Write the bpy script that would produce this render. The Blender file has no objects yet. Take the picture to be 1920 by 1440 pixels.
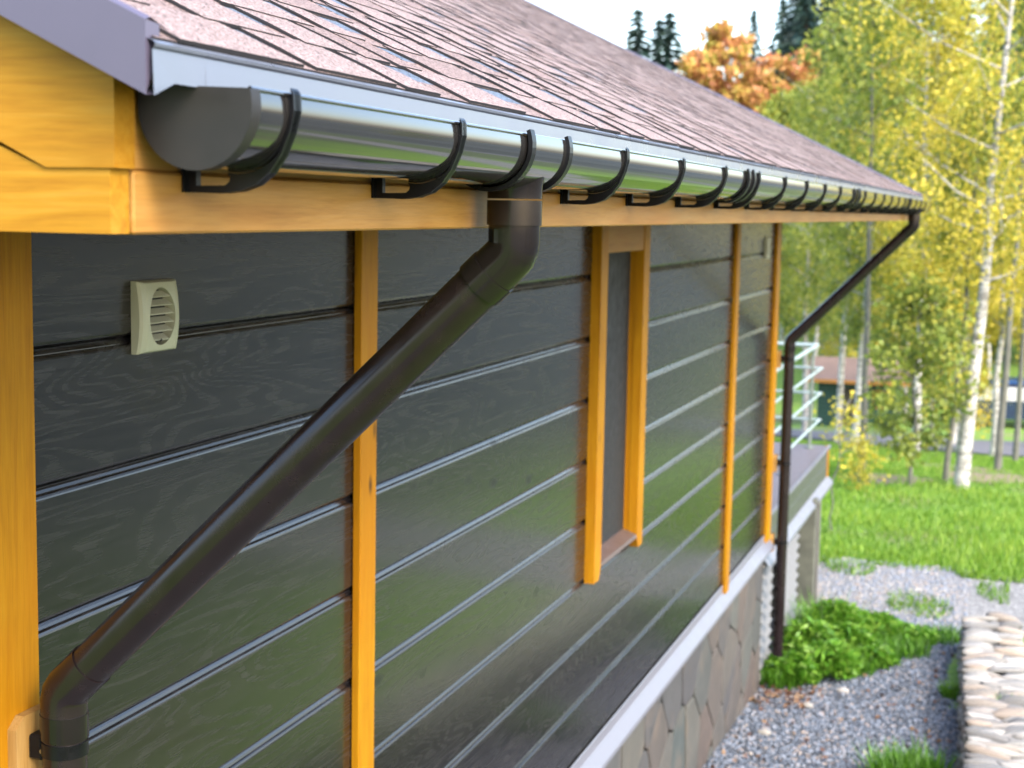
import bpy, bmesh, math, random
import numpy as np
from mathutils import Vector, Matrix
random.seed(7); RNG = np.random.default_rng(7)
SC = bpy.context.scene; COL = SC.collection

# ------------------------------------------------------------------ camera, sky, sun, exposure
cam_d = bpy.data.cameras.new('camera'); cam = bpy.data.objects.new('camera', cam_d); COL.objects.link(cam)
right = Vector((0.9491, 0.3144, 0.0189)); fwd = Vector((-0.31523, 0.94209, -0.11443))
fwd.normalize(); right = (right - fwd*right.dot(fwd)).normalized(); upv = right.cross(fwd)
cam.matrix_world = Matrix((( right.x, upv.x, -fwd.x, 2.16), (right.y, upv.y, -fwd.y, 0.0), (right.z, upv.z, -fwd.z, 4.5), (0,0,0,1)))
cam_d.sensor_width = 36; cam_d.lens = 2850/1920*36; cam_d.clip_start = .05; cam_d.clip_end = 3000
cam_d.dof.use_dof = True; cam_d.dof.focus_distance = 3.0; cam_d.dof.aperture_fstop = 5.6
SC.camera = cam
SUN_EL, SUN_AZ = math.radians(42), math.radians(125)      # azimuth clockwise from +Y
world = bpy.data.worlds.new('World'); SC.world = world; world.use_nodes = True
wn = world.node_tree.nodes; wl = world.node_tree.links
sky = wn.new('ShaderNodeTexSky'); sky.sky_type = 'NISHITA'; sky.sun_disc = False
sky.sun_elevation = SUN_EL; sky.sun_rotation = SUN_AZ; sky.dust_density = 3.0; sky.air_density = 1.0; sky.ozone_density = 1.0
wn['Background'].inputs['Strength'].default_value = 0.15
wl.new(sky.outputs[0], wn['Background'].inputs['Color'])
sd = bpy.data.lights.new('sun', 'SUN'); sd.energy = 0.6; sd.angle = math.radians(25); sd.color = (1, .95, .87)
sun = bpy.data.objects.new('sun', sd); COL.objects.link(sun)
to_sun = Vector((math.sin(SUN_AZ)*math.cos(SUN_EL), math.cos(SUN_AZ)*math.cos(SUN_EL), math.sin(SUN_EL)))
sun.rotation_euler = to_sun.to_track_quat('Z', 'Y').to_euler()
SC.view_settings.view_transform = 'Standard'; SC.view_settings.look = 'None'
SC.view_settings.exposure = 2.6; SC.view_settings.gamma = 1

# ------------------------------------------------------------------ materials
ALB = .58                                # overall lightness of all paints, stones and leaves
class NT:
    def __init__(s, name):
        s.m = bpy.data.materials.new(name); s.m.use_nodes = True
        s.t = s.m.node_tree; s.b = s.t.nodes['Principled BSDF']; s.x = 0
    def n(s, typ, **kw):
        nd = s.t.nodes.new('ShaderNode'+typ)
        for k, v in kw.items(): setattr(nd, k, v)
        return nd
    def l(s, a, b): s.t.links.new(a, b)
    def coords(s, scale=(1,1,1), kind='Object', rand=False):
        tc = s.n('TexCoord'); mp = s.n('Mapping'); mp.inputs['Scale'].default_value = scale
        s.l(tc.outputs[kind], mp.inputs['Vector'])
        if rand:
            oi = s.n('ObjectInfo'); ml = s.n('Math', operation='MULTIPLY'); ml.inputs[1].default_value = 37.0
            cb = s.n('CombineXYZ'); s.l(oi.outputs['Random'], ml.inputs[0])
            for i in range(3): s.l(ml.outputs[0], cb.inputs[i])
            s.l(cb.outputs[0], mp.inputs['Location'])
        return mp.outputs[0]
    def noise(s, vec, scale=5, detail=4, rough=.55, dist=0):
        nd = s.n('TexNoise'); s.l(vec, nd.inputs['Vector']); nd.inputs['Scale'].default_value = scale
        nd.inputs['Detail'].default_value = detail; nd.inputs['Roughness'].default_value = rough; nd.inputs['Distortion'].default_value = dist
        return nd.outputs['Fac']
    def ramp(s, fac, stops, interp='LINEAR'):
        nd = s.n('ValToRGB'); s.l(fac, nd.inputs[0]); cr = nd.color_ramp; cr.interpolation = interp
        while len(cr.elements) < len(stops): cr.elements.new(.5)
        for e, (p, c) in zip(cr.elements, stops):
            e.position = p; e.color = (*c, 1) if not isinstance(c, (int, float)) else (c, c, c, 1)
        return nd.outputs[0]
    def mix(s, fac, a, b, mode='MIX'):
        nd = s.n('MixRGB', blend_type=mode)
        for i, v in zip((0, 1, 2), (fac, a, b)):
            if isinstance(v, (int, float)): nd.inputs[i].default_value = v if i == 0 else (v, v, v, 1)
            elif isinstance(v, tuple): nd.inputs[i].default_value = (*v, 1)
            else: s.l(v, nd.inputs[i])
        return nd.outputs[0]
    def set(s, color=None, rough=None, bump=None, bstr=.3, bdist=.002, **kw):
        for nm, v in (('Base Color', color), ('Roughness', rough)):
            if v is None: continue
            if nm == 'Base Color': v = tuple(x*ALB for x in v) if isinstance(v, tuple) else s.mix(1.0, v, (ALB, ALB, ALB), 'MULTIPLY')
            if isinstance(v, tuple): s.b.inputs[nm].default_value = (*v, 1)
            elif isinstance(v, (int, float)): s.b.inputs[nm].default_value = v
            else: s.l(v, s.b.inputs[nm])
        if bump is not None:
            bp = s.n('Bump'); bp.inputs['Strength'].default_value = bstr; bp.inputs['Distance'].default_value = bdist
            s.l(bump, bp.inputs['Height']); s.l(bp.outputs[0], s.b.inputs['Normal'])
        for k, v in kw.items(): s.b.inputs[k.replace('_', ' ')].default_value = v
        return s.m

def m_wood(name, c1, c2, c3, axis, rough=.5, knot=.0):
    t = NT(name); sc = [9, 9, 9]; sc[axis] = .5
    v = t.coords(tuple(sc), rand=True)
    g = t.noise(v, 6, 6, .6, .6); f = t.noise(v, 30, 4, .6)
    col = t.ramp(g, [(.25, c2), (.5, c1), (.8, c3)])
    col = t.mix(.25, col, t.ramp(f, [(.3, .35), (.7, 1)]), 'MULTIPLY')
    big = t.noise(t.coords((1, 1, 1), rand=True), 2.2, 3)
    col = t.mix(.35, col, t.ramp(big, [(.35, .55), (.65, 1)]), 'MULTIPLY')
    pt = t.noise(t.coords((2, .9, 2) if axis == 1 else (1, 1, 1), rand=True), 1.6, 3)
    col = t.mix(t.ramp(pt, [(.50, 0), (.66, .55)]), col, tuple(x*y for x, y in zip(c1, (.85, .68, .45))))
    if knot:
        ks = [10, 10, 10]; ks[axis] = 4.5
        vo = t.n('TexVoronoi'); t.l(t.coords(tuple(ks), rand=True), vo.inputs['Vector']); vo.inputs['Scale'].default_value = 1
        k = t.ramp(vo.outputs['Distance'], [(.05, 1), (.20, .0)])
        sc_ = t.n('SeparateColor'); t.l(vo.outputs['Color'], sc_.inputs[0]); th = t.ramp(sc_.outputs[0], [(1-knot-.02, 0), (1-knot, 1)])
        kk = t.mix(1, k, th, 'MULTIPLY')
        col = t.mix(kk, col, (.10, .04, .01))
    return t.set(col, rough, g, .25, .002, Specular_IOR_Level=.12)

M = {}
YEL = ((.56, .25, .008), (.42, .165, .006), (.64, .31, .014))
M['yellow_z'] = m_wood('ochre_stain_upright', *YEL, 2, .42, .16)
M['yellow_x'] = m_wood('ochre_stain_gable', (.56, .27, .022), (.42, .18, .014), (.64, .35, .05), 0, .42)
M['yellow_y'] = m_wood('ochre_stain_fascia', (.56, .285, .065), (.43, .19, .035), (.62, .35, .11), 1, .4, .06)
M['soffit'] = m_wood('soffit_pine', (.50, .30, .10), (.40, .22, .06), (.6, .36, .14), 1, .6)
M['block'] = m_wood('block_pine', (.58, .33, .10), (.45, .22, .05), (.66, .40, .15), 2, .5)

def m_plank():
    t = NT('dark_stained_planks')
    g = t.noise(t.coords((7, .45, 7), rand=True), 5, 6, .62, 1.0)
    fine = t.noise(t.coords((60, .8, 60), rand=True), 3, 4, .6)
    low = t.noise(t.coords((2.6, .30, 2.6), rand=True), 1.6, 2, .5, .6)      # contour lines of a slow field read as cathedral grain
    ml = t.n('Math', operation='MULTIPLY'); t.l(low, ml.inputs[0]); ml.inputs[1].default_value = 170
    sn = t.n('Math', operation='SINE'); t.l(ml.outputs[0], sn.inputs[0])
    ring = t.ramp(sn.outputs[0], [(.0, .55), (.6, 1)])
    col = t.ramp(g, [(.2, (.009, .0085, .0095)), (.5, (.019, .0165, .0185)), (.85, (.034, .030, .032))])
    col = t.mix(.9, col, t.ramp(fine, [(.3, .30), (.7, 1.5)]), 'MULTIPLY')
    col = t.mix(.7, col, ring, 'MULTIPLY')
    vo = t.n('TexVoronoi'); t.l(t.coords((7, 3.2, 7), rand=True), vo.inputs['Vector']); vo.inputs['Scale'].default_value = 1
    sck = t.n('SeparateColor'); t.l(vo.outputs['Color'], sck.inputs[0])
    k = t.mix(1, t.ramp(vo.outputs['Distance'], [(.08, 1), (.2, 0)]), t.ramp(sck.outputs[0], [(.74, 0), (.78, 1)]), 'MULTIPLY')
    col = t.mix(k, col, (.006, .006, .006))
    scr = t.noise(t.coords((40, 3, 40), rand=True), 3, 3, .7)
    col = t.mix(t.ramp(scr, [(.72, 0), (.80, .45)]), col, (.08, .08, .078))
    rr = t.ramp(t.mix(.3, t.mix(.3, fine, g), ring), [(.28, .12), (.72, .31)])
    rr = t.mix(k, rr, .5)
    return t.set(col, rr, t.mix(.4, fine, ring), .07, .0010, IOR=1.48, Coat_Weight=.25, Coat_Roughness=.10)
M['plank'] = m_plank()

def m_plain(name, c, rough, var=.25, nscale=12, bstr=.05, **kw):
    t = NT(name); f = t.noise(t.coords(rand=True), nscale, 5, .6)
    col = t.mix(1, c, t.ramp(f, [(.3, 1-var), (.7, 1.0)]), 'MULTIPLY')
    rr = t.ramp(f, [(.3, max(.02, rough*.8)), (.7, min(1, rough*1.25))])
    return t.set(col, rr, f, bstr, .002, **kw)
M['pvc'] = m_plain('dark_brown_pvc', (.014, .011, .011), .14, .3, 9, .02, IOR=1.45, Specular_IOR_Level=.38)
M['pipe'] = m_plain('dark_brown_pipe', (.019, .012, .013), .24, .35, 14, .03, IOR=1.45, Specular_IOR_Level=.45)
M['cap'] = m_plain('satin_brown_cap', (.030, .027, .025), .45, .25, 20, .03, Specular_IOR_Level=.25)
M['bracket'] = m_plain('black_bracket', (.007, .007, .009), .30, .3, 20, .02, Specular_IOR_Level=.2)
M['gutter'] = m_plain('gutter_brown_gloss', (.025, .023, .022), .10, .2, 4, .015, IOR=1.6, Coat_Weight=.6, Coat_Roughness=.06)
M['flash'] = m_plain('grey_sky_sheen_flashing', (.26, .29, .36), .30, .12, 6, .02, Metallic=.4)  # blue in the base colour stands for the sky's sheen
M['barge'] = m_plain('mauve_lacquered_flashing', (.125, .11, .17), .40, .1, 6, .02)
M['ledge'] = m_plain('pale_ledge_flashing', (.22, .225, .27), .35, .12, 6, .02)
M['sill'] = m_plain('brown_sill_metal', (.16, .115, .105), .40, .3, 12, .03)
M['vent'] = m_plain('cream_vent_plastic', (.60, .60, .46), .38, .10, 14, .02)
M['black'] = m_plain('dark_void', (.012, .012, .012), .7)
M['pane'] = m_plain('grey_reflection_pane', (.24, .31, .32), .14, .15, 3, .01)  # opaque grey stands in for the glass reflection and the curtain behind
M['zinc'] = m_plain('zinc_screw', (.55, .57, .6), .3, .1, 20, .02, Metallic=1.0)
M['rail'] = m_plain('white_rail_metal', (.52, .66, .66), .3, .1, 8, .02, Metallic=.2)
M['rail_g'] = m_plain('galvanised_post', (.30, .36, .32), .35, .1, 8, .02, Metallic=.4)
M['corr'] = m_plain('pale_corrugated_sheet', (.21, .20, .185), .45, .2, 9, .03)
M['concrete'] = m_plain('mossy_concrete', (.17, .18, .14), .85, .55, 7, .4)
M['plinth'] = m_plain('plinth_mortar', (.13, .12, .10), .9, .4, 25, .4)
M['deck'] = m_plain('grey_deck_board', (.20, .17, .18), .5, .3, 18, .1)
M['deckskirt'] = m_plain('grey_green_skirt', (.10, .11, .095), .4, .3, 14, .1)

def m_shingle(name, c, spk, dark):
    t = NT(name); v = t.coords()
    n1 = t.n('TexVoronoi'); t.l(v, n1.inputs['Vector']); n1.inputs['Scale'].default_value = 300
    oi = t.n('ObjectInfo')
    sp = t.n('SeparateColor'); t.l(n1.outputs['Color'], sp.inputs[0])
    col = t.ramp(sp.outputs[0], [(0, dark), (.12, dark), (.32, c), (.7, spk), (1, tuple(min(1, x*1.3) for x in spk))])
    big = t.noise(t.coords(kind='Object'), 2.5, 4)
    col = t.mix(.5, col, t.ramp(big, [(.3, .72), (.7, 1.05)]), 'MULTIPLY')
    at = t.n('Attribute'); at.attribute_name = 'tint'
    return t.set(col, .85, n1.outputs['Distance'], .35, .0015)
M['shingle'] = m_shingle('pink_brown_granules', (.245, .165, .145), (.42, .315, .285), (.035, .02, .02))
M['shingle2'] = m_shingle('red_brown_granules', (.20, .125, .108), (.35, .25, .22), (.035, .02, .02))
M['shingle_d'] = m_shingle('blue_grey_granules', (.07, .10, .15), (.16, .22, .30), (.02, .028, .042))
M['bitumen'] = m_plain('bitumen_edge', (.014, .012, .014), .8)

def m_attr(name, stops, rough=.6, trans=0.0, jitter=.35, spec=.5, gain=1.0):
    """leaf / pebble colour from the per-piece tint and a slow drift over the thing"""
    t = NT(name); at = t.n('Attribute'); at.attribute_name = 'tint'
    nz = t.noise(t.coords(), .9, 2); oi = t.n('ObjectInfo')
    a = t.n('Math', operation='MULTIPLY_ADD'); t.l(nz, a.inputs[0]); a.inputs[1].default_value = jitter; t.l(at.outputs['Fac'], a.inputs[2])
    b = t.n('Math', operation='MULTIPLY_ADD'); t.l(oi.outputs['Random'], b.inputs[0]); b.inputs[1].default_value = jitter*.6; t.l(a.outputs[0], b.inputs[2])
    c = t.n('Math', operation='SUBTRACT'); t.l(b.outputs[0], c.inputs[0]); c.inputs[1].default_value = jitter*.8
    col = t.ramp(c.outputs[0], [(p, tuple(min(.95, x*gain) for x in q)) for p, q in stops])
    t.set(col, rough, Specular_IOR_Level=spec)
    if trans:
        tr = t.n('BsdfTranslucent'); t.l(t.mix(1.0, col, (ALB, ALB, ALB), 'MULTIPLY'), tr.inputs['Color']); mx = t.n('MixShader'); mx.inputs[0].default_value = trans
        t.l(t.b.outputs[0], mx.inputs[1]); t.l(tr.outputs[0], mx.inputs[2])
        out = [n for n in t.t.nodes if n.type == 'OUTPUT_MATERIAL'][0]; t.l(mx.outputs[0], out.inputs[0])
    return t.m
M['birch_y'] = m_attr('birch_leaf_yellow', [(0, (.20, .24, .03)), (.3, (.42, .42, .05)), (.6, (.66, .54, .06)), (1, (.80, .56, .08))], .5, .4, gain=1.3, spec=.3)
M['birch_g'] = m_attr('birch_leaf_green', [(0, (.11, .17, .035)), (.4, (.25, .31, .05)), (.75, (.46, .46, .07)), (1, (.62, .50, .08))], .5, .4, gain=1.3, spec=.3)
M['maple'] = m_attr('maple_leaf_red', [(0, (.40, .38, .07)), (.35, (.62, .42, .09)), (.65, (.70, .33, .12)), (1, (.72, .28, .17))], .5, .35, gain=1.25, spec=.3)
M['spruce'] = m_attr('spruce_needles', [(0, (.012, .035, .025)), (.5, (.025, .07, .05)), (1, (.05, .12, .08))], .6)
M['weed'] = m_attr('weed_leaf', [(0, (.05, .15, .01)), (.5, (.12, .30, .02)), (1, (.26, .44, .06))], .4, .35, gain=1.3, spec=.3)
M['grass'] = m_attr('grass_blade', [(0, (.07, .17, .015)), (.45, (.17, .33, .025)), (.8, (.30, .42, .05)), (1, (.42, .40, .14))], .5, .35, gain=1.3, spec=.3)
M['pebble'] = m_attr('gravel_stone', [(0, (.05, .065, .09)), (.45, (.16, .20, .265)), (.84, (.34, .39, .47)), (.95, (.46, .36, .29)), (1, (.6, .56, .5))], .75, 0, .1)
M['leaflit'] = m_attr('fallen_leaf', [(0, (.10, .04, .02)), (.5, (.19, .085, .04)), (1, (.30, .19, .09))], .7, 0, .2)
M['stone'] = None
def m_stone(name, cols, sc=5):
    t = NT(name); oi = t.n('ObjectInfo')
    base = t.ramp(oi.outputs['Random'], [(i/(len(cols)-1), c) for i, c in enumerate(cols)])
    f = t.noise(t.coords(rand=True), sc, 6, .65, .8)
    col = t.mix(.7, base, t.ramp(f, [(.25, .5), (.55, .95), (.8, 1.15)]), 'MULTIPLY')
    st = t.noise(t.coords((1, 1, 1), rand=True), sc*.6, 3)
    col = t.mix(t.ramp(st, [(.52, 0), (.70, .35)]), col, (.20, .145, .10))
    return t.set(col, .7, f, .5, .012)
M['flag'] = m_stone('flagstone', [(.07, .085, .08), (.105, .085, .072), (.085, .10, .093), (.125, .11, .088), (.075, .072, .074), (.105, .11, .097), (.115, .083, .067)])
M['stone'] = m_stone('fieldstone', [(.42, .40, .35), (.55, .53, .48), (.28, .28, .265), (.42, .34, .265), (.60, .585, .55), (.22, .22, .215), (.48, .47, .43)], 9)

def m_ground():
    t = NT('lawn_soil'); v = t.coords()
    a = t.noise(v, .35, 4); b = t.noise(v, 6, 5, .65)
    col = t.ramp(b, [(.25, (.09, .19, .018)), (.5, (.18, .34, .027)), (.75, (.31, .43, .055))])
    col = t.mix(t.ramp(a, [(.56, 0), (.66, .8)]), col, (.30, .25, .13))
    # unseen ground past the lawn, darkened to scrub tones for the wall's reflections
    ge = t.n('NewGeometry'); sx = t.n('SeparateXYZ'); t.l(ge.outputs['Position'], sx.inputs[0])
    ad = t.n('Math', operation='MULTIPLY_ADD'); t.l(a, ad.inputs[0]); ad.inputs[1].default_value = 9; t.l(sx.outputs[0], ad.inputs[2])
    mr = t.n('MapRange'); t.l(ad.outputs[0], mr.inputs[0]); mr.inputs[1].default_value = 15; mr.inputs[2].default_value = 22
    m2 = t.n('MapRange'); t.l(ad.outputs[0], m2.inputs[0]); m2.inputs[1].default_value = 8.3; m2.inputs[2].default_value = 11; m2.inputs[4].default_value = .85
    col = t.mix(m2.outputs[0], col, t.ramp(b, [(.25, (.035, .06, .02)), (.75, (.10, .13, .04))]))
    scrub = t.ramp(t.noise(v, .25, 6, .7), [(.3, (.014, .028, .030)), (.5, (.030, .048, .046)), (.7, (.055, .062, .045))])
    col = t.mix(mr.outputs[0], col, scrub)
    return t.set(col, .9, b, .6, .03)
M['ground'] = m_ground()
def m_gravel(name, stops, sc=55):
    t = NT(name); vo = t.n('TexVoronoi'); t.l(t.coords(), vo.inputs['Vector']); vo.inputs['Scale'].default_value = sc
    sp = t.n('SeparateColor'); t.l(vo.outputs['Color'], sp.inputs[0])
    col = t.ramp(sp.outputs[0], stops)
    return t.set(col, .85, vo.outputs['Distance'], 1, .02)
M['gravel'] = m_gravel('gravel_bed', [(0, (.05, .055, .065)), (.6, (.15, .165, .19)), (1, (.30, .31, .33))])
M['gravel2'] = m_gravel('pale_gravel', [(0, (.14, .135, .13)), (.5, (.30, .295, .29)), (1, (.50, .49, .47))], 40)
M['soil'] = m_plain('bare_soil', (.36, .26, .17), .9, .4, 4, .4)
M['asphalt'] = m_plain('grey_asphalt', (.19, .19, .22), .8, .25, 3, .2)
def m_birchbark():
    t = NT('birch_bark')
    a = t.noise(t.coords((2, 2, 9)), 2.2, 5, .7); b = t.noise(t.coords((1, 1, 1)), 1.3, 4, .6)
    col = t.ramp(a, [(.36, (.035, .03, .028)), (.46, (.42, .40, .36)), (.6, (.74, .72, .68))])
    col = t.mix(t.ramp(b, [(.56, 0), (.7, .65)]), col, (.20, .20, .16))
    return t.set(col, .75, a, .3, .02)
M['bark'] = m_birchbark()
M['bark_g'] = m_plain('grey_bark', (.22, .22, .18), .9, .5, 6, .5)
M['bark_d'] = m_plain('dark_bark', (.09, .07, .05), .9, .5, 6, .5)
M['cab_green'] = m_plain('dark_green_boards', (.015, .075, .055), .6, .3, 6, .1)
M['cab_roof'] = m_plain('brown_cabin_roof', (.30, .20, .16), .8, .3, 3, .2)
M['orange'] = m_plain('orange_trim', (.62, .26, .04), .6, .2)
M['van'] = m_plain('navy_van_paint', (.012, .03, .10), .22, .1, 4, .0, Coat_Weight=1.0)
M['vanblue'] = m_plain('blue_van_roof', (.03, .14, .42), .25, .1, 4, .0, Coat_Weight=1.0)
M['vanglass'] = m_plain('van_window', (.03, .05, .06), .05, .1, 3, .0)
M['white'] = m_plain('white_glare_and_headlight', (.75, .75, .74), .45, .1)
M['rubber'] = m_plain('tyre_rubber', (.02, .02, .02), .8)

# ------------------------------------------------------------------ mesh helpers
class MB:
    def __init__(s): s.v = []; s.f = []; s.mi = []; s.sm = []
    def add(s, vs, fs, mi=0, smooth=False):
        o = len(s.v); s.v += [tuple(p) for p in vs]
        for f in fs: s.f.append([i+o for i in f]); s.mi.append(mi); s.sm.append(smooth)
        return s
    def box(s, x0, x1, y0, y1, z0, z1, mi=0):
        v = [(x, y, z) for x in (x0, x1) for y in (y0, y1) for z in (z0, z1)]
        return s.add(v, [(0,1,3,2), (4,6,7,5), (0,4,5,1), (2,3,7,6), (0,2,6,4), (1,5,7,3)], mi)
    def cbox(s, x0, x1, y0, y1, z0, z1, c=.004, mi=0):
        """box with chamfered edges"""
        bm = bmesh.new(); bmesh.ops.create_cube(bm, size=1)
        for v in bm.verts: v.co = Vector(((x0+x1)/2+v.co.x*(x1-x0), (y0+y1)/2+v.co.y*(y1-y0), (z0+z1)/2+v.co.z*(z1-z0)))
        bmesh.ops.bevel(bm, geom=bm.edges[:], offset=c, segments=1, affect='EDGES')
        bm.verts.index_update()
        s.add([v.co for v in bm.verts], [[v.index for v in f.verts] for f in bm.faces], mi); bm.free(); return s
    def prism(s, poly, y0, y1, axis='y', mi=0, smooth=False, caps=True):
        """polygon in (x,z) swept along y, or (y,z) swept along x, or (x,y) along z"""
        n = len(poly)
        P = {'y': lambda a, b, t: (a, t, b), 'x': lambda a, b, t: (t, a, b), 'z': lambda a, b, t: (a, b, t)}[axis]
        vs = [P(a, b, y0) for a, b in poly] + [P(a, b, y1) for a, b in poly]
        s.add(vs, [(i, (i+1) % n, (i+1) % n+n, i+n) for i in range(n)], mi, smooth)
        if caps: s.add(vs, [tuple(range(n))[::-1], tuple(range(n, 2*n))], mi)
        return s
    def strip(s, prof, y0, y1, mi=0, smooth=True, ny=1):
        n = len(prof); vs = []
        for k in range(ny+1):
            y = y0+(y1-y0)*k/ny; vs += [(a, y, b) for a, b in prof]
        return s.add(vs, [(k*n+i, k*n+i+1, (k+1)*n+i+1, (k+1)*n+i) for k in range(ny) for i in range(n-1)], mi, smooth)
    def tube(s, pts, rad, sides=10, mi=0, caps=True, smooth=True):
        pts = [Vector(p) for p in pts]; n = len(pts)
        if not hasattr(rad, '__len__'): rad = [rad]*n
        t0 = (pts[1]-pts[0]).normalized(); a = t0.orthogonal().normalized(); vs = []
        for i, p in enumerate(pts):
            t = ((pts[min(i+1, n-1)]-p).normalized() + (p-pts[max(i-1, 0)]).normalized()).normalized()
            a = (a - t*a.dot(t)).normalized(); b = t.cross(a)
            vs += [p + (a*math.cos(2*math.pi*k/sides)+b*math.sin(2*math.pi*k/sides))*rad[i] for k in range(sides)]
        fs = [(i*sides+k, i*sides+(k+1) % sides, (i+1)*sides+(k+1) % sides, (i+1)*sides+k) for i in range(n-1) for k in range(sides)]
        s.add(vs, fs, mi, smooth)
        if caps: s.add(vs, [tuple(range(sides))[::-1], tuple(range((n-1)*sides, n*sides))], mi)
        return s
    def mesh(s, name, mats):
        me = bpy.data.meshes.new(name); me.from_pydata(s.v, [], s.f)
        for m in (mats if isinstance(mats, (list, tuple)) else [mats]): me.materials.append(m)
        me.polygons.foreach_set('material_index', s.mi); me.polygons.foreach_set('use_smooth', s.sm); me.update()
        return me
    def build(s, name, mats, parent=None, recalc=True):
        me = s.mesh(name, mats)
        if recalc:
            bm = bmesh.new(); bm.from_mesh(me); bmesh.ops.recalc_face_normals(bm, faces=bm.faces); bm.to_mesh(me); bm.free()
        return put(name, me, parent)
def put(name, me, parent=None, loc=None):
    o = bpy.data.objects.new(name, me); COL.objects.link(o)
    if parent is not None: o.parent = parent
    if loc is not None: o.location = loc
    return o
def tag(o, label, cat, group=None):
    o['label'] = label; o['category'] = cat
    if group: o['group'] = group
    return o
def thing(name, label, cat, loc=(0,0,0), rz=0, group=None):
    o = bpy.data.objects.new(name, None); COL.objects.link(o); o.location = loc; o.rotation_euler = (0, 0, rz); o.empty_display_size = .2
    return tag(o, label, cat, group)
def struct(o): o['kind'] = 'structure'; return o
def cards(name, ctr, U, V, tint, mat, fold=True):
    """many small leaf faces in one mesh: centre, half-axes U and V, tint each; a diamond folded on its rib"""
    n = len(ctr); me = bpy.data.meshes.new(name)
    N = np.cross(U, V); N /= np.linalg.norm(N, axis=1)[:, None]+1e-9
    w = np.linalg.norm(V, axis=1)[:, None]
    vs = np.stack([ctr-U, ctr-V*1.0+N*w*.35-U*.15, ctr+U, ctr+V+N*w*.35-U*.15], 1).reshape(-1, 3)
    idx = (np.arange(n)[:, None]*4 + np.array([[0, 1, 2, 0, 2, 3]])).ravel()
    me.vertices.add(4*n); me.vertices.foreach_set('co', vs.astype(np.float32).ravel())
    me.loops.add(6*n); me.loops.foreach_set('vertex_index', idx.astype(np.int32))
    me.polygons.add(2*n); me.polygons.foreach_set('loop_start', np.arange(0, 6*n, 3, dtype=np.int32)); me.polygons.foreach_set('loop_total', np.full(2*n, 3, dtype=np.int32))
    at = me.attributes.new('tint', 'FLOAT', 'POINT'); at.data.foreach_set('value', np.repeat(tint, 4).astype(np.float32))
    me.materials.append(mat); me.update(calc_edges=True); me.validate(); return me
def rdir(n, flat=1.0):
    d = RNG.normal(size=(n, 3)); d[:, 2] *= flat; return d/np.linalg.norm(d, axis=1)[:, None]

# ------------------------------------------------------------------ terrain
BY = [-60,-30,0,8,11.5,14,22,30,40,50,62,72,85,110,150,220,400]; BZ = [2.2,1.5,.8,.35,.15,0,-.05,-.6,-1.7,-2.8,-3.8,-3.4,-2.0,3,12,22,30]
def wall_x(y): return np.interp(y, [-10, 9, 12, 15, 17.2, 60], [2.25, 2.02, 1.93, 1.80, 1.72, 1.7])
def tz(x, y):
    z = np.interp(y, BY, BZ)
    near = np.clip((30-y)/10, 0, 1)
    up = np.clip((x-wall_x(y)-.15)/.15, 0, 1)*.30*np.clip((16.4-y)/.6, 0, 1)
    z = z + up + near*np.clip(x-3.2, 0, 10)*.03
    fall = np.clip((x-6)/14, 0, 1)
    z = np.where(z > -1, z*(1-fall)-1*fall, z)
    z = z - np.clip(x-10, 0, 95)*.22
    z = z + .10*np.sin(x*.35+1)*np.sin(y*.23)*np.clip((y-20)/10, 0, 1)
    return z
xs = np.concatenate([[-1500, -600, -300], np.linspace(-160, -22, 24), np.linspace(-20, 20, 101), np.linspace(24, 160, 24), [300, 600, 1500]])
ys = np.concatenate([[-1500, -600, -200], np.linspace(-60, -2, 20), np.linspace(0, 40, 101), np.linspace(42, 110, 40), np.linspace(118, 400, 30), [700, 1500]])
X, Y = np.meshgrid(xs, ys); Z = tz(X, Y)
mb = MB(); nx = len(xs)
mb.add(np.stack([X, Y, Z], -1).reshape(-1, 3).tolist(), [(j*nx+i, j*nx+i+1, (j+1)*nx+i+1, (j+1)*nx+i) for j in range(len(ys)-1) for i in range(nx-1)], 0, True)
struct(mb.build('ground', M['ground'], recalc=False))
def sheet(name, fx0, fx1, y0, y1, ny, nxx, dz, mat):
    mb = MB(); vs = []
    for j in range(ny+1):
        y = y0+(y1-y0)*j/ny; a, b = fx0(y), fx1(y)
        for i in range(nxx+1):
            x = a+(b-a)*i/nxx; vs.append((x, y, float(tz(x, y))+dz))
    mb.add(vs, [(j*(nxx+1)+i, j*(nxx+1)+i+1, (j+1)*(nxx+1)+i+1, (j+1)*(nxx+1)+i) for j in range(ny) for i in range(nxx)], 0, True)
    return struct(mb.build(name, mat, recalc=False))
sheet('gravel_path', lambda y: -.3, lambda y: float(wall_x(y))+.03, -4, 17.3, 60, 6, .012, M['gravel'])
sheet('gravel_crossing', lambda y: -9, lambda y: 9, 17.1, 19.9, 10, 40, .017, M['gravel2'])
# road bending off to the right in the dip
mb = MB(); vs = []
for k in range(41):
    t = k/40; x = -14+34*t; yc = 50.5+9*max(0, (t-.35))**1.2+0; w = 3.0+9*max(0, t-.42)
    for s in (-1, -.4, .2, 1):
        y = yc+s*w; vs.append((x, y, float(tz(x, y))+.05))
mb.add(vs, [(k*4+i, k*4+i+1, k*4+i+5, k*4+i+4) for k in range(40) for i in range(3)], 0, True)
struct(mb.build('road', M['asphalt']))

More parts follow.
